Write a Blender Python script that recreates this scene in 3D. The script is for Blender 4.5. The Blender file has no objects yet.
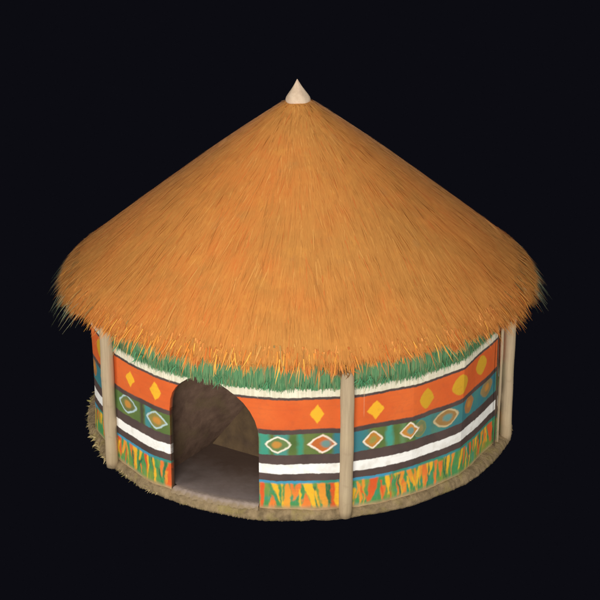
import bpy, math
import numpy as np

rng = np.random.default_rng(11)
C = bpy.context.scene.collection
PI = math.pi

# ---------------------------------------------------------------- materials
def lin(c):
    r = []
    for v in c:
        v /= 255.0
        r.append(v / 12.92 if v <= .04045 else ((v + .055) / 1.055) ** 2.4)
    return (*r, 1.0)


class V:
    """tiny wrapper so that node maths can be written as expressions"""
    def __init__(s, nt, sock):
        s.nt, s.s = nt, sock

    def _m(s, op, *a, clamp=False):
        n = s.nt.nodes.new('ShaderNodeMath')
        n.operation = op
        n.use_clamp = clamp
        for i, v in enumerate((s,) + a):
            if isinstance(v, V):
                s.nt.links.new(v.s, n.inputs[i])
            else:
                n.inputs[i].default_value = v
        return V(s.nt, n.outputs[0])

    def __add__(s, o): return s._m('ADD', o)
    __radd__ = __add__
    def __sub__(s, o): return s._m('SUBTRACT', o)
    def __mul__(s, o): return s._m('MULTIPLY', o)
    __rmul__ = __mul__
    def __truediv__(s, o): return s._m('DIVIDE', o)
    def abs(s): return s._m('ABSOLUTE')
    def pow(s, o): return s._m('POWER', o)
    def max(s, o): return s._m('MAXIMUM', o)
    def min(s, o): return s._m('MINIMUM', o)
    def mod(s, o): return s._m('FLOORED_MODULO', o)
    def sat(s): return s._m('ADD', 0.0, clamp=True)
    def soft(s, w): return s._m('MULTIPLY_ADD', 1.0 / w, 0.5, clamp=True)   # 0..1 ramp, 0.5 where s == 0


class Mat:
    def __init__(s, name, rough=.85, spec=.2):
        s.m = bpy.data.materials.new(name)
        s.m.use_nodes = True
        s.nt = s.m.node_tree
        s.b = s.nt.nodes['Principled BSDF']
        s.b.inputs['Roughness'].default_value = rough
        s.b.inputs['Specular IOR Level'].default_value = spec
        s.tc = s.nt.nodes.new('ShaderNodeTexCoord')
        s.sep = s.nt.nodes.new('ShaderNodeSeparateXYZ')
        s.nt.links.new(s.tc.outputs['Object'], s.sep.inputs[0])
        s.x, s.y, s.z = (V(s.nt, s.sep.outputs[i]) for i in range(3))

    def vec(s, a, b, c):
        n = s.nt.nodes.new('ShaderNodeCombineXYZ')
        for i, v in enumerate((a, b, c)):
            if isinstance(v, V): s.nt.links.new(v.s, n.inputs[i])
            else: n.inputs[i].default_value = v
        return n.outputs[0]

    def noise(s, scale, detail=3, rough=.55, vec=None, off=0.0):
        n = s.nt.nodes.new('ShaderNodeTexNoise')
        n.noise_dimensions = '4D'
        n.inputs['W'].default_value = off
        n.inputs['Scale'].default_value = scale
        n.inputs['Detail'].default_value = detail
        n.inputs['Roughness'].default_value = rough
        s.nt.links.new(vec if vec is not None else s.tc.outputs['Object'], n.inputs['Vector'])
        return V(s.nt, n.outputs['Fac'])

    def mix(s, f, a, b, mode='MIX'):
        n = s.nt.nodes.new('ShaderNodeMix')
        n.data_type = 'RGBA'
        n.blend_type = mode
        if isinstance(f, V): s.nt.links.new(f.s, n.inputs[0])
        else: n.inputs[0].default_value = f
        for k, v in ((6, a), (7, b)):
            if isinstance(v, tuple): n.inputs[k].default_value = v
            else: s.nt.links.new(v, n.inputs[k])
        return n.outputs[2]

    def island(s):
        g = s.nt.nodes.new('ShaderNodeNewGeometry')
        return V(s.nt, g.outputs['Random Per Island'])

    def uv(s):
        n = s.nt.nodes.new('ShaderNodeUVMap')
        p = s.nt.nodes.new('ShaderNodeSeparateXYZ')
        s.nt.links.new(n.outputs[0], p.inputs[0])
        return V(s.nt, p.outputs[0]), V(s.nt, p.outputs[1])

    def done(s, col, bump=None, dist=.004, strength=.6):
        if isinstance(col, tuple): s.b.inputs['Base Color'].default_value = col
        else: s.nt.links.new(col, s.b.inputs['Base Color'])
        if bump is not None:
            n = s.nt.nodes.new('ShaderNodeBump')
            n.inputs['Distance'].default_value = dist
            n.inputs['Strength'].default_value = strength
            s.nt.links.new(bump.s, n.inputs['Height'])
            s.nt.links.new(n.outputs[0], s.b.inputs['Normal'])
        return s.m

STROKES=[
(-9.8,0.70,0.33,-9.9,0.50,0.06,'R'),
(-7.2,0.05,0.18,-7.2,0.95,0.07,'O'),
(-6.8,0.90,0.33,-5.2,0.10,0.14,'Y'),
(-3.3,0.60,0.34,-3.2,1.05,0.08,'A'),
(0.2,0.65,0.34,-1.4,0.50,0.17,'O'),
(-2.1,0.30,0.33,-1.6,0.40,0.20,'O'),
(1.4,0.05,0.22,1.7,1.55,0.08,'O'),
(1.8,1.45,0.34,4.0,0.55,0.07,'Y'),
(5.6,1.15,0.34,6.8,0.85,0.07,'A'),
(8.8,1.35,0.33,9.2,1.60,0.06,'R'),
(9.6,0.55,0.33,10.1,0.40,0.06,'Y'),
(7.5,0.60,0.30,7.8,0.60,0.13,'G'),
(-59.0,0.95,0.33,-58.8,0.85,0.15,'R'),
(-55.8,0.80,0.33,-57.7,0.45,0.18,'A'),
(-53.2,1.05,0.34,-51.4,0.75,0.10,'O'),
(-51.0,0.90,0.35,-50.8,0.55,0.11,'Y'),
(-48.1,0.70,0.35,-48.8,0.45,0.21,'Y'),
(-46.0,0.90,0.34,-45.5,0.55,0.15,'R'),
(-48.5,0.15,0.20,-48.2,0.45,0.12,'O'),
(-43.0,0.55,0.33,-42.1,0.85,0.10,'Y'),
(-39.8,0.70,0.34,-39.8,0.50,0.17,'O'),
(-36.8,0.65,0.35,-37.6,1.35,0.09,'R'),
(15.2,0.25,0.29,16.3,0.50,0.14,'A'),
(20.1,1.15,0.34,18.6,1.25,0.11,'R'),
(22.4,0.70,0.21,22.1,0.75,0.11,'O'),
(23.5,0.85,0.35,24.1,0.55,0.15,'Y'),
(25.8,0.70,0.35,25.9,0.20,0.29,'Y'),
(28.0,0.90,0.35,27.1,0.95,0.12,'A'),
(29.8,0.75,0.35,32.4,0.65,0.12,'A'),
(28.6,0.25,0.23,29.0,0.85,0.12,'O'),
(34.0,0.75,0.35,33.1,0.50,0.16,'Y'),
(36.4,0.60,0.35,35.9,0.80,0.12,'O'),
(37.4,1.30,0.35,37.1,0.80,0.22,'Y'),
(35.2,0.70,0.34,35.3,0.60,0.15,'O'),
(34.0,0.45,0.35,34.0,0.30,0.14,'A'),
(43.6,1.30,0.38,43.9,0.90,0.15,'Y'),
(41.2,0.90,0.28,41.3,0.50,0.16,'O'),
(39.7,0.45,0.37,39.2,0.35,0.16,'A'),
(46.3,0.60,0.36,45.7,0.30,0.16,'A'),
(50.6,0.65,0.39,49.1,0.70,0.15,'Y'),
(51.5,0.65,0.30,51.4,0.60,0.18,'O'),
(52.5,0.65,0.39,53.2,0.45,0.24,'B'),
(54.4,1.10,0.39,55.0,0.65,0.21,'R'),
(59.0,1.15,0.41,58.4,0.85,0.22,'Y'),
(56.5,0.45,0.37,57.0,0.55,0.21,'O'),
(63.1,1.40,0.39,62.8,1.05,0.20,'A'),
(67.5,1.70,0.40,69.6,1.80,0.14,'R'),
(65.1,0.65,0.37,66.4,0.85,0.17,'Y')]

# strokes of the stretches no measured pattern covers (door side, back)
STROKES += [(-34 + 2.3 * i, .8 + .25 * (i % 3), .34, -34.4 + 2.3 * i + (i * 37 % 5) * .35, .5 + .3 * ((i + 1) % 3), .09, 'ORYAO'[i * 3 % 5]) for i in range(10)]
_r = np.random.default_rng(5)
_x = [_a for _a in list(_r.uniform(13, 72, 46)) + list(_r.uniform(-61, -37, 14)) + list(_r.uniform(-9, 10, 6)) ]
FLAMES = [(_a, .12 + .35 * _r.random(), .16 + .19 * _r.random(), _a + _r.normal(0, 1.0), .05 + .15 * _r.random(), .06 + .06 * _r.random(), 'OAYRGG'[int(_r.integers(0, 6))]) for _a in _x]
STROKES = STROKES[:-10] + FLAMES + STROKES[-10:]
YC, YO = lin((246, 184, 44)), lin((214, 164, 40))
YELLOW = [(-52.1, .977, 2.0, .077, 1.0, YC), (-41.5, .977, 2.2, .088, 1.0, YC), (-28, .975, 2.2, .088, 1.0, YC), (-16, .975, 2.2, .088, 1.0, YC),
          (4.6, .974, 2.0, .092, 1.0, YC), (20.2, .963, 2.4, .088, 1.05, YC),
          (35.5, .965, 2.5, .100, 1.35, YO), (48.1, .975, 3.4, .098, 1.6, YO), (60.9, 1.0, 3.4, .092, 1.6, YO)]
W_, WB = lin((244, 236, 214)), lin((186, 214, 216))
OF, OG, TD, GD = lin((206, 140, 58)), lin((112, 134, 78)), lin((86, 150, 146)), lin((150, 150, 76))
# (theta, z, half width, half height, roundness, outline, fill, dot, dot offset, line width, line strength)
EYES = [(-53.9, .711, 4.2, .092, 1.35, WB, lin((120, 126, 74)), OF, .2, .11, .9), (-41.4, .697, 4.0, .086, 1.2, WB, lin((150, 138, 72)), OF, .5, .11, .9),
        (-29, .697, 3.6, .083, 1.15, W_, OG, OF, .0, .10, .9), (-17.5, .697, 3.6, .083, 1.15, W_, OF, TD, .0, .10, .9),
        (-5.6, .694, 3.6, .083, 1.25, W_, OG, OF, -.3, .11, 1.0), (5.9, .689, 3.75, .090, 1.1, W_, lin((206, 112, 52)), TD, .9, .10, .95),
        (19.5, .681, 2.9, .083, 1.25, W_, OF, GD, .0, .10, .9),
        (33.6, .692, 2.4, .085, 1.5, GD, lin((120, 132, 88)), lin((150, 134, 84)), .2, .10, .4), (30.2, .701, 3.1, .084, 1.15, W_, OF, TD, .2, .10, .85),
        (42.9, .706, 4.5, .090, 1.5, lin((214, 196, 150)), lin((172, 132, 76)), TD, .4, .12, .8), (53.2, .718, 3.1, .092, 1.5, lin((160, 130, 84)), lin((180, 122, 70)), OF, .0, .1, .5),
        (65.0, .725, 4.6, .088, 1.5, lin((140, 136, 96)), lin((158, 132, 84)), OF, .0, .1, .5)]


COL = dict(R=lin((222, 88, 38)), O=lin((232, 118, 50)), A=lin((234, 146, 50)), Y=lin((244, 184, 44)),
           G=lin((52, 112, 72)), B=lin((70, 140, 178)))



def hashgrid(seed):
    return np.random.default_rng(seed).uniform(0, 1, (256, 256))


def vnoise(x, y, seed=0, octaves=3, gain=.55):
    """value noise, 0..1 round .5"""
    tot, amp, nrm = 0, 1.0, 0
    for o in range(octaves):
        g = hashgrid(seed * 17 + o)
        xi, yi = np.floor(x).astype(int), np.floor(y).astype(int)
        fx, fy = x - xi, y - yi
        fx = fx * fx * (3 - 2 * fx)
        fy = fy * fy * (3 - 2 * fy)
        g00 = g[xi & 255, yi & 255]; g10 = g[(xi + 1) & 255, yi & 255]
        g01 = g[xi & 255, (yi + 1) & 255]; g11 = g[(xi + 1) & 255, (yi + 1) & 255]
        tot = tot + amp * ((g00 * (1 - fx) + g10 * fx) * (1 - fy) + (g01 * (1 - fx) + g11 * fx) * fy)
        nrm += amp
        amp *= gain
        x, y = x * 2.03 + 17.3, y * 2.03 + 5.1
    return tot / nrm


def sat(a): return np.clip(a, 0, 1)
def soft(a, w): return np.clip(a / w + .5, 0, 1)
def L3(*c): return np.array(lin(c)[:3])
def mixc(f, a, b):
    f = np.asarray(f)[..., None]
    return np.asarray(a)[..., :3] * (1 - f) + np.asarray(b)[..., :3] * f


def paint(th0, z0):
    """pigment of the hand painted wall at an angle (degrees) and a height (metres)"""
    U = (th0 + 180) * .0337                       # metres along the wall
    N = lambda s, seed, o=3, g=.55, ay=1.0: vnoise(U * s + 40, z0 * s * ay + 3, seed, o, g)
    wob = vnoise(U * 2.4, z0 * 1.2, 1, 2) - .5
    fine = vnoise(U * 30, z0 * 22, 2, 3, .6) - .5
    z = z0 + wob * .020 + fine * .011
    fold = (th0 + 62.0) % 134.0 - 62.0
    th = fold + (vnoise(U * 14, z0 * 14, 3, 2) - .5) * .8 + (vnoise(U * 60, z0 * 40, 4, 2) - .5) * .30
    rib = vnoise(U * 75, z0 * 2.5, 5, 3, .7)
    above = lambda h, w=.007: soft(z - h, w)
    mud = mixc(N(10, 6, 4, .65), L3(146, 120, 84), L3(200, 168, 124))
    gn = N(8, 7, 2)
    col = mixc(sat((gn - .42) * 4), L3(74, 146, 84), L3(122, 152, 66))
    col = mixc(sat((N(12, 8, 2) - .60) * 6) * .7, col, L3(64, 150, 122))
    zz = z0 + fine * .012
    for (t1, w1, z1, t2, w2, z2, c) in STROKES:
        k = (zz - z2) / (z1 - z2)
        k = np.clip(k, -.3, 1.3)
        cen, hw = k * (t1 - t2) + t2, (k * (w1 - w2) + w2 + .05) * (1 - (.55 if t1 > 12 or t1 < -38 else .15) * np.clip(1 - k, 0, 1) ** 2 - .25 * np.clip(k - .6, 0, 1)) + (vnoise(U * 25, z0 * 16, 33, 2) - .5) * .5
        msk = soft(hw - np.abs(th - cen), .42) * soft(zz - z2 + .02, .03) * soft(z1 + .012 - zz, .02)
        if not msk.any(): continue
        cc = np.array(COL[c][:3])
        if c in 'RAO':
            cc = mixc(sat(k * 1.1), np.minimum(1, cc * np.array([1.05, 1.3, 1.2])), cc)
        col = mixc(msk, col, cc)
    st = vnoise(U * 90, z0 * 9, 9, 3, .65)
    col = mixc(sat((st - .62) * 3) * .35, col, L3(232, 170, 80))
    col = mixc(sat((.38 - st) * 3) * .30, col, L3(96, 110, 54))
    col = mixc(soft(.082 - z, .04), col, mud)
    teal = mixc(sat((N(3, 10, 2) - .5) * 7), L3(58, 140, 118), L3(66, 150, 180))
    col = mixc(above(.316, .018), col, teal)
    brown = mixc(N(6, 11, 3), L3(70, 58, 54), L3(96, 78, 72))
    col = mixc(above(.342), col, brown)
    white = mixc(sat((N(16, 12, 3) - .5) * 2), L3(252, 249, 240), L3(226, 220, 206))
    col = mixc(above(.411), col, white)
    col = mixc(above(.503), col, brown)
    on = N(7, 13, 3)
    band = mixc(on, L3(72, 102, 50), L3(112, 128, 66))
    right = soft(fold - 36.0, 10.0)
    band = mixc(right, band, mixc(on, L3(46, 112, 134), L3(78, 138, 122)))
    for (t, w, c) in ((-9.2, 1.3, (62, 156, 132)), (-4.8, 1.8, (76, 150, 140)), (.2, .75, (56, 152, 124)), (12.8, 4.2, (50, 124, 140)),
                      (17.2, 1.2, (60, 128, 132)), (24.2, 1.0, (66, 160, 142)), (28.0, .8, (104, 140, 92)), (35, 2.6, (64, 132, 130)),
                      (-44.6, 1.2, (66, 142, 150)), (-57.8, 1.4, (88, 118, 60)), (-25, 1.2, (60, 150, 130)),
                      (-47.3, .8, (72, 62, 54))):
        band = mixc(soft(w - np.abs(th - t), 1.0) * .85, band, L3(*c))
    for (t, zc, hw, hh, p, oc, fc, dc, dw, ow, orr) in EYES:
        dx, dz = (th - t) / hw, (z - zc) / hh
        r = np.abs(dx) ** p + np.abs(dz) ** p
        if not (r < 1.4).any(): continue
        line = soft(ow - np.abs(r - (1 - ow)), .16) * (.75 + .5 * N(9, 14, 2))
        fill = mixc(on, np.array(fc[:3]), np.array(fc[:3]) * .78)
        band = mixc(soft(1 - r, .2), band, fill)
        dr = ((th - t - dw) / hw) ** 2 + dz ** 2 * .8
        band = mixc(soft(.13 - dr, .14) * .85, band, np.array(dc[:3]))
        band = mixc(sat(line * orr), band, np.array(oc[:3]))
    col = mixc(above(.595), col, band)
    col = mixc(above(.790), col, brown)
    orange = mixc(N(4, 15, 3), L3(212, 90, 38), L3(228, 111, 49))
    for (t, zc, hw, hh, p, c) in YELLOW:
        r = np.abs((th - t) / hw) ** p + np.abs((z - zc) / hh) ** p
        orange = mixc(soft(1 - r, .18) * .95, orange, np.array(c[:3]))
    col = mixc(above(.836, .011), col, orange)
    col = mixc(above(1.112), col, brown)
    cream = mixc(rib, L3(250, 242, 216), L3(206, 198, 168))
    col = mixc(above(1.136), col, cream)
    gtop = mixc(sat((rib - .3) * 2), L3(56, 116, 72), L3(100, 158, 108))
    col = mixc(soft(z - 1.210 + (rib - .5) * .05, .010), col, gtop)
    drip = soft(.10 - np.abs(th0 - 16.8), .1) * soft(z0 - .93, .05) * soft(1.2 - z0, .03)
    col = mixc(drip * .28, col, L3(238, 190, 150))
    col = mixc(sat((N(22, 16, 5, .7) - .55) * 2) * .25, col, L3(120, 84, 60))
    col = mixc(sat((vnoise(U * 3, z0 * 40, 18, 3) - .6) * 2) * .15, col, L3(90, 70, 56))
    return col


def painted_wall():
    m = Mat('hand_painted_wall', .8, .25)
    n = m.nt.nodes.new('ShaderNodeVertexColor')
    n.layer_name = 'paint'
    gr = m.noise(40, 4, .65, off=30.0)
    g2 = m.noise(2.6, 3, .6, off=3.0)
    col = m.mix(1.0, n.outputs[0], m.mix(gr, (.93, .92, .91, 1), (1, 1, 1, 1)), 'MULTIPLY')
    col = m.mix(1.0, col, m.mix(g2, (.96, .96, .97, 1), (1, 1, 1, 1)), 'MULTIPLY')
    h = m.noise(45, 4, .6) * .5 + m.noise(6, 3) * 1.4
    return m.done(col, h, .006, .5)


def thatch(name, edge=False):
    m = Mat(name, .75, .25)
    isl = m.island()
    u, v = m.uv()
    big = m.noise(.85, 2, .5, off=2.0)
    mid = m.noise(3.6, 3, .6, off=6.0)
    base = m.mix(((big - .38) * 3.4).sat(), lin((198, 132, 62)), lin((210, 126, 56)))
    base = m.mix(((mid - .48) * 4.0).sat() * .8, base, lin((184, 122, 56)))
    base = m.mix(((m.noise(8, 3, .6, off=44.0) - .55) * 6.0).sat() * .45, base, lin((222, 150, 66)))
    base = m.mix(((m.noise(2.3, 3, .6, off=14.0) - .56) * 6.0).sat() * .35, base, lin((222, 112, 46)))
    base = m.mix(((m.noise(5.3, 3, .6, off=24.0) - .62) * 6.0).sat() * .4, base, lin((168, 128, 78)))
    a = m.mix((isl - .5).abs() * .8, base, lin((222, 152, 72)))
    col = m.mix(((isl - .90) * 12.0).sat() * .28, a, lin((232, 170, 92)))
    col = m.mix(((isl * -1.0 + .10) * 12.0).sat() * .45, col, lin((156, 94, 42)))
    j = (isl * 7.31).mod(1.0)
    col = m.mix(((j - .93) * 14.0).sat() * .5, col, lin((214, 96, 40)))
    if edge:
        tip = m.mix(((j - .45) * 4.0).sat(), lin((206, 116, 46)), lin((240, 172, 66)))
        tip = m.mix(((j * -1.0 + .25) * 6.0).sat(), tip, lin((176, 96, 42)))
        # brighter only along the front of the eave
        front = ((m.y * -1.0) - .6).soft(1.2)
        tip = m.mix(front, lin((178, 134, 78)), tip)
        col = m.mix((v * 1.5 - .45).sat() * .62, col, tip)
    return m.done(col)


def wood():
    m = Mat('peeled_pole_wood', .7, .25)
    g = m.noise(1.0, 4, .6, m.vec(m.x * 60.0, m.y * 60.0, m.z * 2.5))
    n = m.noise(3.0, 4, .6)
    col = m.mix(g, lin((140, 120, 94)), lin((204, 182, 148)))
    col = m.mix(((n - .5) * 3.0).sat() * .4, col, lin((196, 178, 130)))
    col = m.mix(((m.noise(9, 3, off=3.0) - .60) * 7.0).sat() * .4, col, lin((140, 116, 88)))
    foot = ((m.z * -1.0) + .14).soft(.22)
    col = m.mix(foot * .45, col, lin((150, 126, 92)))
    return m.done(col, g, .004, .6)


def simple(name, c1, c2, scale, rough=.9, bump=.004, det=4, c3=None):
    m = Mat(name, rough, .15)
    n = m.noise(scale, det, .6)
    col = m.mix(((n - .3) * 2.5).sat(), lin(c1), lin(c2))
    if c3:
        col = m.mix(((m.noise(scale * .45, 3, off=5.0) - .52) * 6.0).sat() * .7, col, lin(c3))
    return m.done(col, m.noise(scale * 2.5, 4, .65, off=1.0), bump, .7)


def blade_mat(name, c1, c2, c3=None, rough=.8):
    m = Mat(name, rough, .2)
    i = m.island()
    col = m.mix(i, lin(c1), lin(c2))
    if c3:
        j = (i * 9.17).mod(1.0)
        col = m.mix(((j - .72) * 8.0).sat() * .8, col, lin(c3))
    return m.done(col)


# ---------------------------------------------------------------- mesh helpers
def mesh_obj(name, verts, faces, mat, parent, smooth=True, uv=None):
    me = bpy.data.meshes.new(name)
    verts = np.asarray(verts, dtype=np.float32)
    me.vertices.add(len(verts))
    me.vertices.foreach_set('co', verts.ravel())
    if isinstance(faces, np.ndarray):
        nf, k = faces.shape
        loops = faces.ravel()
        starts = np.arange(nf) * k
    else:
        loops = np.fromiter((i for f in faces for i in f), dtype=np.int32)
        lens = np.array([len(f) for f in faces])
        starts = np.concatenate(([0], np.cumsum(lens)[:-1]))
        nf = len(faces)
    me.loops.add(len(loops))
    me.loops.foreach_set('vertex_index', loops.astype(np.int32))
    me.polygons.add(nf)
    me.polygons.foreach_set('loop_start', starts.astype(np.int32))
    me.update(calc_edges=True)
    me.polygons.foreach_set('use_smooth', np.full(nf, smooth))
    if uv is not None:
        l = me.uv_layers.new(name='UVMap')
        l.data.foreach_set('uv', uv[loops].astype(np.float32).ravel())
    pass
    me.materials.append(mat)
    o = bpy.data.objects.new(name, me)
    C.objects.link(o)
    o.parent = parent
    return o


def grid_faces(nu, nv, wrap_u=False, base=0, flip=False):
    i = np.arange(nu if wrap_u else nu - 1)[:, None]
    j = np.arange(nv - 1)[None, :]
    i2 = (i + 1) % nu
    f = np.stack([i * nv + j, i2 * nv + j, i2 * nv + j + 1, i * nv + j + 1], -1).reshape(-1, 4) + base
    return f[:, ::-1].copy() if flip else f


def blades(root, d, nrm, length, width, droop, lift, curl=0.0):
    """tapered, slightly bent strips: n blades of 3 cross-sections (quad + quad closing to a narrow tip)"""
    n = len(root)
    side = np.cross(d, nrm)
    side /= np.linalg.norm(side, axis=1, keepdims=True) + 1e-9
    L, W = length[:, None], width[:, None] * .5
    ts = (0.0, .5, 1.0)
    ws = (.75, 1.0, .12)
    vs, uv = [], []
    for t, w in zip(ts, ws):
        p = root + d * (L * t) + nrm * (lift[:, None] * math.sin(t * PI * .55)) + side * (curl * L * t * t if np.isscalar(curl) else curl[:, None] * L * t * t)
        p = p - np.array([0, 0, 1.0]) * (droop[:, None] * t * t)
        vs += [p - side * W * w, p + side * W * w]
        uv += [np.tile([0, t], (n, 1)), np.tile([1, t], (n, 1))]
    Vv = np.stack(vs, 1).reshape(-1, 3)
    U = np.stack(uv, 1).reshape(-1, 2)
    b = (np.arange(n) * 6)[:, None]
    F = np.concatenate([b + np.array([0, 1, 3, 2]), b + np.array([2, 3, 5, 4])], 0)
    return Vv, F, U


def unit(a): return a / (np.linalg.norm(a, axis=1, keepdims=True) + 1e-9)


def fnoise(x, y, seed=0, octaves=3):
    """cheap smooth value noise from a sum of sines, -1..1"""
    r = np.random.default_rng(seed)
    s = 0
    for k in range(octaves * 4):
        f = r.normal(0, 1, 2) * (1.6 ** (k // 4))
        s = s + np.sin(x * f[0] + y * f[1] + r.uniform(0, 6.28)) / (1.3 ** (k // 4))
    return s / (octaves * 1.6)


# ---------------------------------------------------------------- the hut
hut = bpy.data.objects.new('round_hut', None)
C.objects.link(hut)
hut['label'] = 'round thatched hut with orange conical roof and hand painted banded wall'
hut['category'] = 'hut'

R0 = 1.93
VERT = [12, 31, 49, 73, 96, 120, 142, 165, 188, 210, 232, 255, 278, 299, 318, 336, 354, 372]
CH = {49: 1.0, 31: .55}


def wall_r(deg):
    d = (deg + 180) % 360 - 180
    t = min(1, max(0, (-d - 66) / 22)) * min(1, max(0, (d + 150) / 40))
    return wall_poly(deg) + .062 * t * t * (3 - 2 * t)


def wall_poly(deg):
    deg = (deg - 12) % 360 + 12
    for a, b in zip(VERT[:-1], VERT[1:]):
        if a <= deg <= b:
            h = math.radians((b - a) / 2)
            c = R0 * math.cos(h) / math.cos(math.radians(deg - (a + b) / 2))
            k = CH.get(a, .45)
            return c * k + R0 * (1 - k)
    return R0


def cyl(deg, r, z):
    t = math.radians(deg)
    return (r * math.sin(t), -r * math.cos(t), z)


ARCH = [(-36.6, .86), (-36.3, .95), (-35.6, 1.02), (-34.3, 1.085), (-32.6, 1.142), (-30.6, 1.192), (-28.3, 1.232), (-25.8, 1.25), (-23.4, 1.24),
        (-21.0, 1.212), (-18.8, 1.172), (-16.6, 1.122), (-14.6, 1.062), (-12.9, .985), (-11.6, .90), (-10.9, .82), (-10.6, .74)]
aT = np.array([a for a, _ in ARCH])
aZ = np.array([b for _, b in ARCH])
ZTOP = 1.62



def build_wall():
    jl, jr = 360 - 36.6, -10.6
    d1 = np.concatenate([np.arange(jr, 92, .15), np.arange(92, 262, 1.0), np.arange(262, jl - .01, .15), [jl]])
    d2 = np.arange(-36.6, -10.6 + .001, .1)
    deg = np.concatenate([d1, 360 + d2])
    zb = np.concatenate([np.full(len(d1), -.02), np.interp(d2, aT, aZ)])
    rows = 430
    # dense where the painting is, sparse above
    s = np.concatenate([np.linspace(0, .86, rows - 8, endpoint=False), np.linspace(.86, 1, 8)])
    Z = zb[:, None] + (ZTOP - zb[:, None]) * s[None, :]
    Dg = np.repeat(deg[:, None], rows, 1)
    wr_ = np.array([wall_r(x) for x in deg])[:, None]
    Dw = (Dg + 180) % 360 - 180
    bul = .006 * np.sin(Dw * .11 + Z * 2.1) + .004 * np.sin(Dw * .37 - Z * 4.0)
    T = np.radians(Dg)
    out = np.stack([(wr_ + bul) * np.sin(T), -(wr_ + bul) * np.cos(T), Z], -1)
    si = slice(None, None, 1)
    inn = np.stack([(wr_ - .045) * np.sin(T), -(wr_ - .045) * np.cos(T), Z], -1)
    n = len(deg)
    N = n * rows
    # inner face only needs a few rows
    fo = grid_faces(n, rows)
    e = np.arange(n - 1)
    a, b = e * rows, (e + 1) * rows
    F = [fo, np.stack([a, a + N, b + N, b], 1), np.stack([a + rows - 1, b + rows - 1, b + rows - 1 + N, a + rows - 1 + N], 1)]
    ks = np.arange(0, rows - 1)
    c1 = (len(d1) - 1) * rows
    F.append(np.stack([ks, ks + 1, ks + 1 + N, ks + N], 1))
    F.append(np.stack([c1 + ks, c1 + ks + N, c1 + ks + 1 + N, c1 + ks + 1], 1))
    kk = np.unique(np.concatenate([np.arange(0, rows - 1, 20), [rows - 1]]))
    A, B = np.meshgrid(np.arange(n - 1), np.arange(len(kk) - 1), indexing='ij')
    k1, k2 = kk[B], kk[B + 1]
    F.append(np.stack([N + A * rows + k1, N + A * rows + k2, N + (A + 1) * rows + k2, N + (A + 1) * rows + k1], -1).reshape(-1, 4))
    Vv = np.concatenate([out.reshape(-1, 3), inn.reshape(-1, 3)])
    D0 = (Dg + 180) % 360 - 180
    colr = np.concatenate([paint(D0[i:i + 200], Z[i:i + 200]) for i in range(0, n, 200)]).reshape(-1, 3)
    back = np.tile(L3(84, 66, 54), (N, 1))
    rgba = np.ones((2 * N, 4), np.float32)
    rgba[:, :3] = np.concatenate([colr, back])
    return Vv, np.concatenate(F), rgba


M_wall = painted_wall()
v, f, rgba = build_wall()
wall = mesh_obj('wall', v, f, M_wall, hut, False)
at = wall.data.color_attributes.new('paint', 'FLOAT_COLOR', 'POINT')
at.data.foreach_set('color', rgba.ravel())

# ---- inside of the doorway
def tri_patch(pts, nsub, amp, seed):
    """bilinear quad patch with a lumpy mud surface"""
    a, b, c, d = (np.array(p, float) for p in pts)
    s, t = np.meshgrid(np.linspace(0, 1, nsub), np.linspace(0, 1, nsub), indexing='ij')
    P = ((1 - s) * (1 - t))[..., None] * a + (s * (1 - t))[..., None] * b + (s * t)[..., None] * c + ((1 - s) * t)[..., None] * d
    nr = np.cross(b - a, d - a)
    nr /= np.linalg.norm(nr) + 1e-9
    w = np.sin(PI * s) * np.sin(PI * t)
    P = P + nr * (fnoise(P[..., 0] * 6 + P[..., 2] * 5, P[..., 1] * 6, seed) * amp * w)[..., None]
    return P.reshape(-1, 3), grid_faces(nsub, nsub)


def join(parts):
    vs, fs, o = [], [], 0
    for a, b in parts:
        vs.append(a)
        fs.append(b + o)
        o += len(a)
    return np.concatenate(vs), np.concatenate(fs)


A_ = (-1.27, -1.36, .05); B_ = (-.845, -.66, .05); T_ = (-.335, -.90, .78)
C_ = (-.30, -1.00, .05); D_ = (-.22, -1.84, .05); U_ = (-1.25, -1.40, 1.42); V_ = (-.18, -1.84, 1.42)
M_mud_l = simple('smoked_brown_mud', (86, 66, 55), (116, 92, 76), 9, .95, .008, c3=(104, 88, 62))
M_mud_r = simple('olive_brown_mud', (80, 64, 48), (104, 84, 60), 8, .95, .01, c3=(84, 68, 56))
v, f = join([tri_patch((A_, B_, T_, U_), 40, .02, 3), tri_patch((T_, V_, U_, U_), 40, .012, 4)])
mesh_obj('inner_wall', v, f, M_mud_l, hut)
v, f = join([tri_patch((B_, C_, (-.29, -.98, .8), T_), 40, .015, 5), tri_patch((C_, D_, V_, T_), 40, .015, 6)])
o = mesh_obj('inner_wall', v, f, M_mud_r, hut)
o['label'] = 'olive brown side of the inner wall, right of the doorway'

# floor and its worn sill
nf, nr = 80, 16
P = []
for i in range(nf):
    d = -36.3 + 25.5 * i / (nf - 1)
    for j in range(nr):
        t = j / (nr - 1)
        r = 1.855 + (1.952 - 1.855 + .008 * math.sin(i * .9) + .005 * math.sin(i * 2.3)) * t
        z = .088
        if t > .3: z -= .036 * ((t - .3) / .7) ** 2 - .002 * math.sin(i * 1.3)
        P.append(cyl(d, r + .008 * math.sin(i * .33) * t, z))
F = [tuple(q) for q in grid_faces(nf, nr)]
o0 = len(P)
na, nb = 50, 40
for i in range(na):                       # the room behind the sill
    d = -64 + 61 * i / (na - 1)
    for j in range(nb):
        q = cyl(d, .45 + (1.858 - .45) * j / (nb - 1), .0865)
        P.append(q)
F += [tuple(q) for q in grid_faces(na, nb, base=o0)]
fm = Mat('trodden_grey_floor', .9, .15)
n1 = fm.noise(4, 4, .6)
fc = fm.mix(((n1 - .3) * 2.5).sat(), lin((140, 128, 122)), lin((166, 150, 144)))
rad = (fm.x * fm.x + fm.y * fm.y)._m('SQRT')
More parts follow.
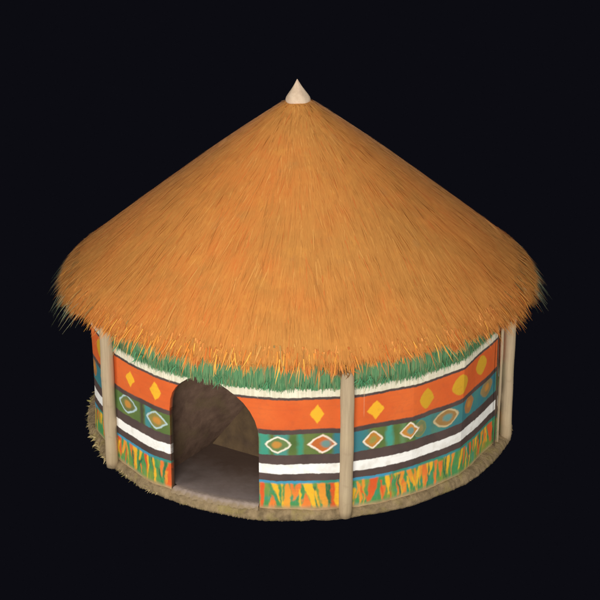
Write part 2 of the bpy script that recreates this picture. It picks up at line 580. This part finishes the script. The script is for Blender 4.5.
fc = fm.mix(((rad * -1.0) + 1.62 + (fm.noise(5, 3, off=4.0) - .5) * .6).soft(.7) * .95, fc, lin((98, 78, 66)))      # floor colour turns darker and browner further in
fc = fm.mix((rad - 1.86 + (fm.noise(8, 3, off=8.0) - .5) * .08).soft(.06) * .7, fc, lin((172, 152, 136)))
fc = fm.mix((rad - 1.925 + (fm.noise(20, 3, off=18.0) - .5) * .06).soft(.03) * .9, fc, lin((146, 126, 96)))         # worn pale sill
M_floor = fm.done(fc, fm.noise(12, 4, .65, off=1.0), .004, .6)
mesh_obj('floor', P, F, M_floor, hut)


# ---- earth base with ragged straw edge
OT = np.array([-180, -150, -130, -107.6, -91.5, -87.2, -77.5, -66.1, -54.6, -46.6, -39.6, -34.2, -18.7, -9.1, -3.9, 6.3, 17.7, 27.7, 40, 44.8, 50.1, 60.2, 72.7, 82.4, 100, 130, 180.0])
OR = np.array([2.08, 2.12, 2.16, 2.20, 2.09, 2.07, 2.01, 1.99, 1.945, 1.955, 1.935, 1.92, 1.925, 1.93, 1.90, 1.895, 1.87, 1.86, 1.88, 1.90, 1.925, 1.95, 1.985, 2.04, 2.07, 2.07, 2.08]) 
OR = OR + .02 - .035 * np.clip(-np.sin(np.radians(OT)), 0, 1) + .055 * np.clip(np.cos(np.radians(OT)), 0, 1) ** 1.2
nd, nk = 1440, 9
P = np.zeros((nd, nk, 3))
dg = np.linspace(-180, 180, nd, endpoint=False)
rag = .012 * fnoise(dg * .35, dg * 0, 4) + .009 * fnoise(dg * 1.3, dg * 0, 5) + .008 * np.abs(fnoise(dg * 3.1, dg * 0, 9)) - .014 + .002 * rng.normal(0, 1, nd)
rag = rag * np.where(dg > 0, .45, 1.0)
wr = np.array([wall_r(x) for x in dg])
ro = np.maximum(np.interp(dg, OT, OR) + rag, wr + .035)
prof = [(-.20, .050), (-.012, .062), (.10, .058), (.35, .052), (.6, .040), (.85, .022), (1.0, -.008), (.97, -.03), (-1.2, -.035)]
for k, (t, z) in enumerate(prof):
    r = wr + (ro - wr) * t if t > 0 else wr + t * .5
    lump = .006 * fnoise(dg * .5 + k * .5, dg * .2 + k * .4, 6) + .0025 * fnoise(dg * 1.2 + k * .8, dg + k * .5, 8)
    zz = z + lump * (1.0 if 0 < t < 1 else 0.25)
    th = np.radians(dg)
    P[:, k] = np.stack([r * np.sin(th), -r * np.cos(th), zz], 1)
M_earth = simple('sandy_earth', (106, 90, 66), (158, 136, 102), 14, .95, .016, c3=(150, 134, 78))
base = mesh_obj('earth_base', P.reshape(-1, 3), grid_faces(nd, nk, wrap_u=True, flip=True), M_earth, hut)

# straw and roots poking out of its edge
n = 2600
d = np.concatenate([rng.uniform(-180, 180, 900), rng.uniform(-125, -8, 600)])
n = len(d)
th = np.radians(d)
rr = np.interp(d, OT, OR) - .05 + rng.normal(0, .012, n)
root = np.stack([rr * np.sin(th), -rr * np.cos(th), -.002 + rng.normal(0, .009, n)], 1)
rad = np.stack([np.sin(th), -np.cos(th), 0 * th], 1)
tan = np.stack([np.cos(th), np.sin(th), 0 * th], 1)
dr = unit(rad + tan * rng.normal(0, .8, n)[:, None] + np.array([0, 0, 1]) * rng.normal(-.25, .25, n)[:, None])
leftness = np.clip((-d - 25) / 40, 0, 1) * np.clip((130 + d) / 20, 0, 1)
L = rng.uniform(.02, .05, n) * (.8 + .6 * leftness)
v, f, u = blades(root, dr, np.tile([0, 0, 1.0], (n, 1)) + rng.normal(0, .3, (n, 3)), L, rng.uniform(.006, .016, n) * (1 + .8 * leftness), L * .2, L * .1, rng.normal(0, .5, n))
M_straw = blade_mat('dry_edge_straw', (140, 126, 82), (196, 174, 128), (146, 140, 76))
mesh_obj('straw_edging', v, f, M_straw, base, False, u)

# ---- posts
M_wood = wood()
POSTS = [(-61.1, 467), (11.85, 516), (78.6, 441), (152, 0), (225, 0)]


def post_mesh(seed, r0=.058, r1=.061, h=1.62, lean=(0, 0)):
    r = np.random.default_rng(seed)
    ns, nz = 28, 26
    ph = r.uniform(0, 6.28, 4)
    V = []
    for k in range(nz):
        t = k / (nz - 1)
        z = -.005 + (h + .005) * t
        cx = lean[0] * t + .004 * math.sin(t * 5 + ph[0])
        cy = lean[1] * t + .004 * math.sin(t * 4 + ph[1])
        R = r0 + (r1 - r0) * t + .0015 * math.sin(t * 23 + ph[2])
        if k == 0: R *= .93
        for s in range(ns):
            a = s / ns * 2 * PI
            q = R * (1 + .02 * math.sin(3 * a + ph[3] + t * 2) + .012 * math.sin(7 * a + t * 6))
            V.append((cx + q * math.cos(a), cy + q * math.sin(a), z))
    F = []
    for k in range(nz - 1):
        for s in range(ns):
            F.append((k * ns + s, k * ns + (s + 1) % ns, (k + 1) * ns + (s + 1) % ns, (k + 1) * ns + s))
    F.append(tuple(range(ns))[::-1])
    F.append(tuple((nz - 1) * ns + s for s in range(ns)))
    return V, F


for i, (deg, _) in enumerate(POSTS):
    v, f = post_mesh(20 + i)
    o = mesh_obj('post', v, f, M_wood, hut)
    o.location = cyl(deg, {0: 1.985, 1: 1.965, 2: 2.0}.get(i, 2.0), 0)
v, f = post_mesh(40, .013, .015, 1.6)
o = mesh_obj('thin_pole', v, f, M_wood, hut)
o.location = cyl(73.6, 1.95, 0)
v, f = post_mesh(41, .007, .008, 1.6)
M_dark = simple('weathered_dark_wood', (66, 54, 44), (88, 72, 56), 10)
o = mesh_obj('dark_batten', v, f, M_dark, hut)
o.location = cyl(70.6, 1.94, 0)

# ---- green raffia fringe hanging under the thatch, against the wall
n = 5200
d = rng.uniform(-180, 180, n)
th = np.radians(d)
wrn = np.array([wall_r(x) for x in d])
layer = rng.integers(0, 3, n)
rr = wrn + .016 + .009 * layer + rng.uniform(0, .006, n)
zt = np.full(n, 1.58) + rng.uniform(-.04, .03, n)
zb = 1.212 + .035 * layer + rng.normal(0, .013, n) + .010 * fnoise(d * .12, d * 0, 12)
root = np.stack([rr * np.sin(th), -rr * np.cos(th), zt], 1)
rad = np.stack([np.sin(th), -np.cos(th), 0 * th], 1)
tan = np.stack([np.cos(th), np.sin(th), 0 * th], 1)
dr = unit(np.array([0, 0, -1.0]) + tan * rng.normal(0, .035, n)[:, None] + rad * .01)
v, f, u = blades(root, dr, rad, zt - zb, rng.uniform(.018, .042, n), np.zeros(n), rng.uniform(0, .004, n))
M_raffia = blade_mat('green_dyed_raffia', (74, 124, 82), (106, 148, 100), (132, 134, 92))
fr = mesh_obj('raffia_fringe', v, f, M_raffia, hut, False, u)
# a few tufts that hang lower or stick out
spots = [(-46, 12), (-44.5, 10), (-33, 8), (17.5, 12), (15.5, 10), (22, 8), (31, 6), (-8, 6), (-20, 8), (40, 6), (-55, 6)]
M_tuft = blade_mat('dark_green_raffia', (52, 110, 74), (92, 156, 106))
for a, n in spots:
    dd = rng.normal(a, .6, n)
    th = np.radians(dd)
    rad = np.stack([np.sin(th), -np.cos(th), 0 * th], 1)
    tan = np.stack([np.cos(th), np.sin(th), 0 * th], 1)
    root = rad * 1.985 + np.array([0, 0, 1]) * rng.uniform(1.27, 1.34, n)[:, None]
    dr = unit(np.array([0, 0, -1.0]) + tan * rng.normal(-.15, .5, n)[:, None] + rad * rng.uniform(-.05, .3, n)[:, None])
    v, f, u = blades(root, dr, rad, rng.uniform(.05, .12, n), rng.uniform(.005, .009, n), np.zeros(n), rng.uniform(0, .02, n), rng.normal(0, .3, n))
    mesh_obj('raffia_tuft', v, f, M_tuft, fr, False, u)

# ---- roof
RC = (-.010, .038)
EY = 1.085
RK = np.linspace(0, 2.3, 116)
SLOPE = np.interp(RK, [0, .11, .13, .5, 1, 1.5, 1.9, 2.2], [.1, .2, .68, .72, .77, .80, .86, .93])
ZK = 3.29 - np.concatenate([[0], np.cumsum((SLOPE[1:] + SLOPE[:-1]) / 2 * np.diff(RK))])
ZK += 1.590 - np.interp(2.2, RK, ZK)


def roof_z(r): return np.interp(r, RK, ZK)


def roof_p(r, th, z=None):
    z = roof_z(r) if z is None else z
    z = z - .050 * np.sin(th) ** 6 * np.clip(np.asarray(r) / 2.2, 0, 1.2) ** 1.5
    q = np.abs((np.degrees(th) + 180) % 360 - 180)
    r = r * (1 + .035 * np.exp(-((q - 108) / 20) ** 2) * np.clip(np.asarray(r) / 2.2, 0, 1.1) ** 4)
    return np.stack([RC[0] + r * np.sin(th), RC[1] - r * np.cos(th) * EY, z], -1)


M_thatch = thatch('dry_thatch')
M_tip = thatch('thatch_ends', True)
nd = 720
dg = np.radians(np.arange(nd) * 360 / nd)
rs = list(np.linspace(.02, 2.10, 60))
rings = [(r, float(roof_z(r)) - .012) for r in rs] + [(2.125, 1.62), (2.12, 1.590), (2.07, 1.578), (2.0, 1.585), (1.86, 1.66), (1.2, 2.1), (.3, 2.75)]
V_ = []
for k, (r, z) in enumerate(rings):
    w = fnoise(dg * 3 + k * .07, dg * 9 * 0 + k * .25, 31) * .010 if 3 < k < 60 else 0
    if k >= 60: w = fnoise(dg * 11, dg * 0, 33) * .012
    w = w + dg * 0
    V_.append(roof_p(r + (w if k >= 60 else 0), dg, z + w))
V_ = np.stack(V_, 1)
roof = mesh_obj('thatched_roof', V_.reshape(-1, 3), grid_faces(nd, len(rings), wrap_u=True, flip=True), M_thatch, hut)


def roof_frame(r, th):
    p = roof_p(r, th)
    q = roof_p(r + .02, th)
    dn = unit(q - p)
    t = roof_p(r, th + .01) - roof_p(r, th - .01)
    t = unit(t)
    nn = unit(np.cross(t, dn))
    nn *= np.sign(nn[:, 2:3])
    return p, dn, t, nn


# combed layer of stems over the whole cone
n = 110000
r = 2.12 * np.sqrt(rng.uniform(.0034, 1, n))
th = rng.uniform(-PI, PI, n)
p, dn, t, nn = roof_frame(r, th)
swirl = fnoise(th * 4 , r * 3.0, 41) * .10
dr = unit(dn + t * (rng.normal(0, .085, n) + swirl)[:, None])
L = rng.uniform(.16, .46, n) * np.clip(.25 + r / 1.2, .3, 1.0)
L = np.minimum(L, np.maximum(2.19 - .045 * (1 - np.abs(np.sin(th)) ** 4) - r, 0) * 1.15 + .02 + .08 * rng.uniform(0, 1, n) ** 2)
W = rng.uniform(.006, .014, n)
lift = rng.uniform(-.003, .003, n)
lift[rng.uniform(0, 1, n) < .006] += .009
v, f, u = blades(p - nn * .004, dr, nn, L, W, L * .012, lift, rng.normal(0, .06, n))
mesh_obj('thatch_stems', v, f, M_thatch, roof, False, u)

# layered eave: clumped ends
nc = 620
cth = rng.uniform(-PI, PI, nc)
per = 34
th = np.repeat(cth, per) + rng.normal(0, .012, nc * per)
n = len(th)
cl = np.repeat(rng.normal(0, 1, nc), per)
cdir = np.repeat(rng.normal(0, .14, nc), per)
r = 1.93 + rng.uniform(0, .17, n)
p, dn, t, nn = roof_frame(r, th)
depth = rng.uniform(0, .035, n)
p = p - nn * depth[:, None]
conv = (np.repeat(cth, per) - th) * 2.2
radv = np.stack([np.sin(th), -np.cos(th), 0 * th], 1)
side = np.abs(np.sin(th)) ** 3
dr = unit(dn + t * (rng.normal(0, .07, n) + cdir + conv * 2)[:, None] - np.array([0, 0, 1]) * (.10 * (1 - side) + depth * 1.2)[:, None])
flank = np.where(np.cos(th) > 0, np.sin(2 * th) ** 2, 0)
L = .235 + .095 * side - .045 * flank + .036 * cl + rng.normal(0, .030, n) - (r - 1.95) * .9
L = np.clip(L, .03, .36)
EF = [blades(p, dr, nn, L, rng.uniform(.006, .014, n), L * .10, rng.uniform(0, .012, n), rng.normal(0, .12, n))]


def strands(dd, r, dev, down, L, W, dep):
    n = len(dd)
    th = np.radians(dd)
    p, dn, t, nn = roof_frame(r, th)
    p = p - nn * dep[:, None]
    dr = unit(dn + t * (rng.normal(0, dev, n))[:, None] - np.array([0, 0, 1]) * down[:, None])
    return blades(p, dr, nn, L, W, L * .15, rng.uniform(0, .02, n), rng.normal(0, .15, n))


# longer, brighter stems that hang past the others along the front
dd = np.concatenate([rng.normal(-38, 14, 70), rng.normal(-5, 16, 50), rng.normal(30, 12, 16), rng.uniform(60, 300, 60)])
n = len(dd)
EF.append(strands(dd, rng.uniform(2.08, 2.16, n), .14, rng.uniform(.05, .35, n), rng.uniform(.10, .20, n), rng.uniform(.006, .012, n), rng.uniform(-.012, .0, n)))
# coarse ragged ends at the two sides
dd = np.concatenate([rng.normal(92, 13, 420), rng.normal(-92, 13, 420), rng.uniform(-180, 180, 300)])
cl_ = np.round(dd / 1.1) * 1.1
dd = cl_ + (dd - cl_) * .35
n = len(dd)
kl = fnoise(cl_ * 3.7, cl_ * 0, 77)
ragged = strands(dd, rng.uniform(2.03, 2.12, n), .10, rng.uniform(-.05, .22, n), np.clip(.17 + .07 * kl + rng.uniform(-.03, .03, n), .06, .3), rng.uniform(.008, .018, n), rng.uniform(-.006, .03, n))
# chunky pointed tufts along the rim
tc = rng.uniform(-180, 180, 260)
tl = np.clip(rng.normal(.135, .035, 260), .06, .23)
tsk = rng.normal(0, .16, 260)
k_ = np.repeat(np.arange(260), 16)
off_ = rng.normal(0, .42, len(k_))
th = np.radians(tc[k_] + off_)
p, dn, t, nn = roof_frame(rng.uniform(2.05, 2.12, len(k_)), th)
p = p - nn * rng.uniform(-.004, .03, len(k_))[:, None]
dr = unit(dn + t * (tsk[k_] - off_ * .20 + rng.normal(0, .04, len(k_)))[:, None] - np.array([0, 0, .18]))
tufts = blades(p, dr, nn, tl[k_] * (1 - .25 * np.abs(off_)) + rng.uniform(-.015, .015, len(k_)), rng.uniform(.010, .020, len(k_)), np.full(len(k_), .012), rng.uniform(0, .006, len(k_)))
# wispy grey green strands, most where the roof is seen against the dark
dd = np.concatenate([rng.normal(97, 8, 90), rng.normal(82, 4, 22), rng.normal(-96, 12, 110), rng.normal(-72, 5, 18), rng.uniform(75, 285, 160)])
n = len(dd)
EF.append(strands(dd, rng.uniform(2.10, 2.18, n), .20, rng.uniform(.0, .40, n), rng.uniform(.15, .32, n) * np.where(np.arange(n) < 240, 1, .55), rng.uniform(.004, .008, n), rng.uniform(.0, .05, n)))
# brown tangle pushed out by the middle post
n = 110
dd = rng.normal(8.8, 1.4, n)
th = np.radians(dd)
rad = np.stack([np.sin(th), -np.cos(th), 0 * th], 1)
tan = np.stack([np.cos(th), np.sin(th), 0 * th], 1)
root = rad * rng.uniform(2.10, 2.24, n)[:, None] + np.array([0, 0, 1]) * rng.uniform(1.50, 1.58, n)[:, None]
dr = unit(tan * rng.normal(0, .9, n)[:, None] + np.array([0, 0, -1.]) * rng.uniform(.1, .9, n)[:, None] + rad * .2)
EF.append(blades(root, dr, rad, rng.uniform(.05, .10, n), rng.uniform(.006, .014, n), np.zeros(n), rng.uniform(0, .02, n), rng.normal(0, .4, n)))
vs, fs, us, mi, off = [], [], [], [], 0
for k, (v, f, u) in zip((0, 1, 2, 3, 4, 5), EF + [ragged, tufts]):
    vs.append(v); fs.append(f + off); us.append(u); mi.append(np.full(len(f), k)); off += len(v)
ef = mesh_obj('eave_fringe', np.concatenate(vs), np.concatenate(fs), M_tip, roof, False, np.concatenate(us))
ef.data.materials.append(blade_mat('bright_straw_ends', (220, 124, 50), (246, 184, 78), (206, 100, 40)))
ef.data.materials.append(blade_mat('grey_green_straw', (122, 148, 120), (214, 204, 158), (116, 130, 80)))
ef.data.materials.append(blade_mat('brown_straw', (96, 72, 48), (176, 122, 66)))
ef.data.materials.append(blade_mat('golden_straw', (160, 104, 50), (222, 160, 84), (140, 118, 70)))
ef.data.materials.append(blade_mat('tawny_straw', (196, 112, 48), (236, 158, 82), (178, 96, 42)))
ef.data.polygons.foreach_set('material_index', np.concatenate(mi).astype(np.int32))

# finial
prof = [(.0, .0), (.104, -.02), (.116, .008), (.119, .035), (.112, .062), (.092, .098), (.070, .134), (.049, .170), (.030, .205), (.014, .238), (.003, .262)]
ns = 40
P = []
for k, (rr_, z) in enumerate(prof):
    for s in range(ns):
        a = s / ns * 2 * PI
        q = rr_ * (1 + .035 * math.sin(a * 2 + 1) + .03 * math.sin(a * 5 + z * 9))
        P.append((q * math.cos(a) - z * .03, q * math.sin(a), z))
o = mesh_obj('finial', P, grid_faces(len(prof), ns, base=0)[:, ::-1].copy() if False else
             np.array([(k * ns + s, k * ns + (s + 1) % ns, (k + 1) * ns + (s + 1) % ns, (k + 1) * ns + s)
                       for k in range(len(prof) - 1) for s in range(ns)]),
             simple('pale_clay', (196, 170, 142), (224, 200, 172), 12, .7, .006, c3=(184, 152, 134)), roof)
o.location = (RC[0] - .005, RC[1], 3.195)
o.scale = (.93, .93, .84)

# ---------------------------------------------------------------- backdrop, lamps, camera
w = bpy.data.worlds.new('World')
bpy.context.scene.world = w
w.use_nodes = True
bg = w.node_tree.nodes['Background']
bg.inputs[0].default_value = lin((12, 12, 18))
bg.inputs[1].default_value = 1.0


def area(name, loc, target, size, power, col):
    l = bpy.data.lights.new(name, 'AREA')
    l.shape = 'DISK'
    l.size = size
    l.energy = power
    l.color = col
    o = bpy.data.objects.new(name, l)
    C.objects.link(o)
    o.location = loc
    dv = np.array(target, float) - np.array(loc, float)
    from mathutils import Vector
    o.rotation_euler = Vector(dv).to_track_quat('-Z', 'Y').to_euler()


area('studio_lamp_front', (-2.0, -13.5, 3.6), (0, 0, 1.2), 8, 1700, (1, .985, .96))
area('studio_lamp_left', (-11, -6, 5), (0, 0, 1.2), 8, 700, (1, .98, .95))
area('studio_lamp_right', (11, -6, 5), (0, 0, 1.2), 8, 680, (1, .98, .95))
area('studio_lamp_top', (0, 1, 12), (0, 0, 1.5), 8, 200, (1, .99, .97))
area('studio_lamp_back', (0, 11, 6), (0, 0, 1.5), 8, 420, (1, .99, .97))

cam = bpy.data.cameras.new('camera')
co = bpy.data.objects.new('camera', cam)
C.objects.link(co)
p = math.radians(21.778)
D = 17.194
co.location = (.003, -D * math.cos(p), 1.27 + D * math.sin(p))
co.rotation_euler = (PI / 2 - p, 0, 0)
cam.sensor_width = 36
cam.lens = 36 * 1809.8 / 600
cam.clip_end = 200
sc = bpy.context.scene
sc.camera = co
sc.view_settings.view_transform = 'Standard'
sc.view_settings.look = 'None'
sc.view_settings.exposure = 0
sc.view_settings.gamma = 1
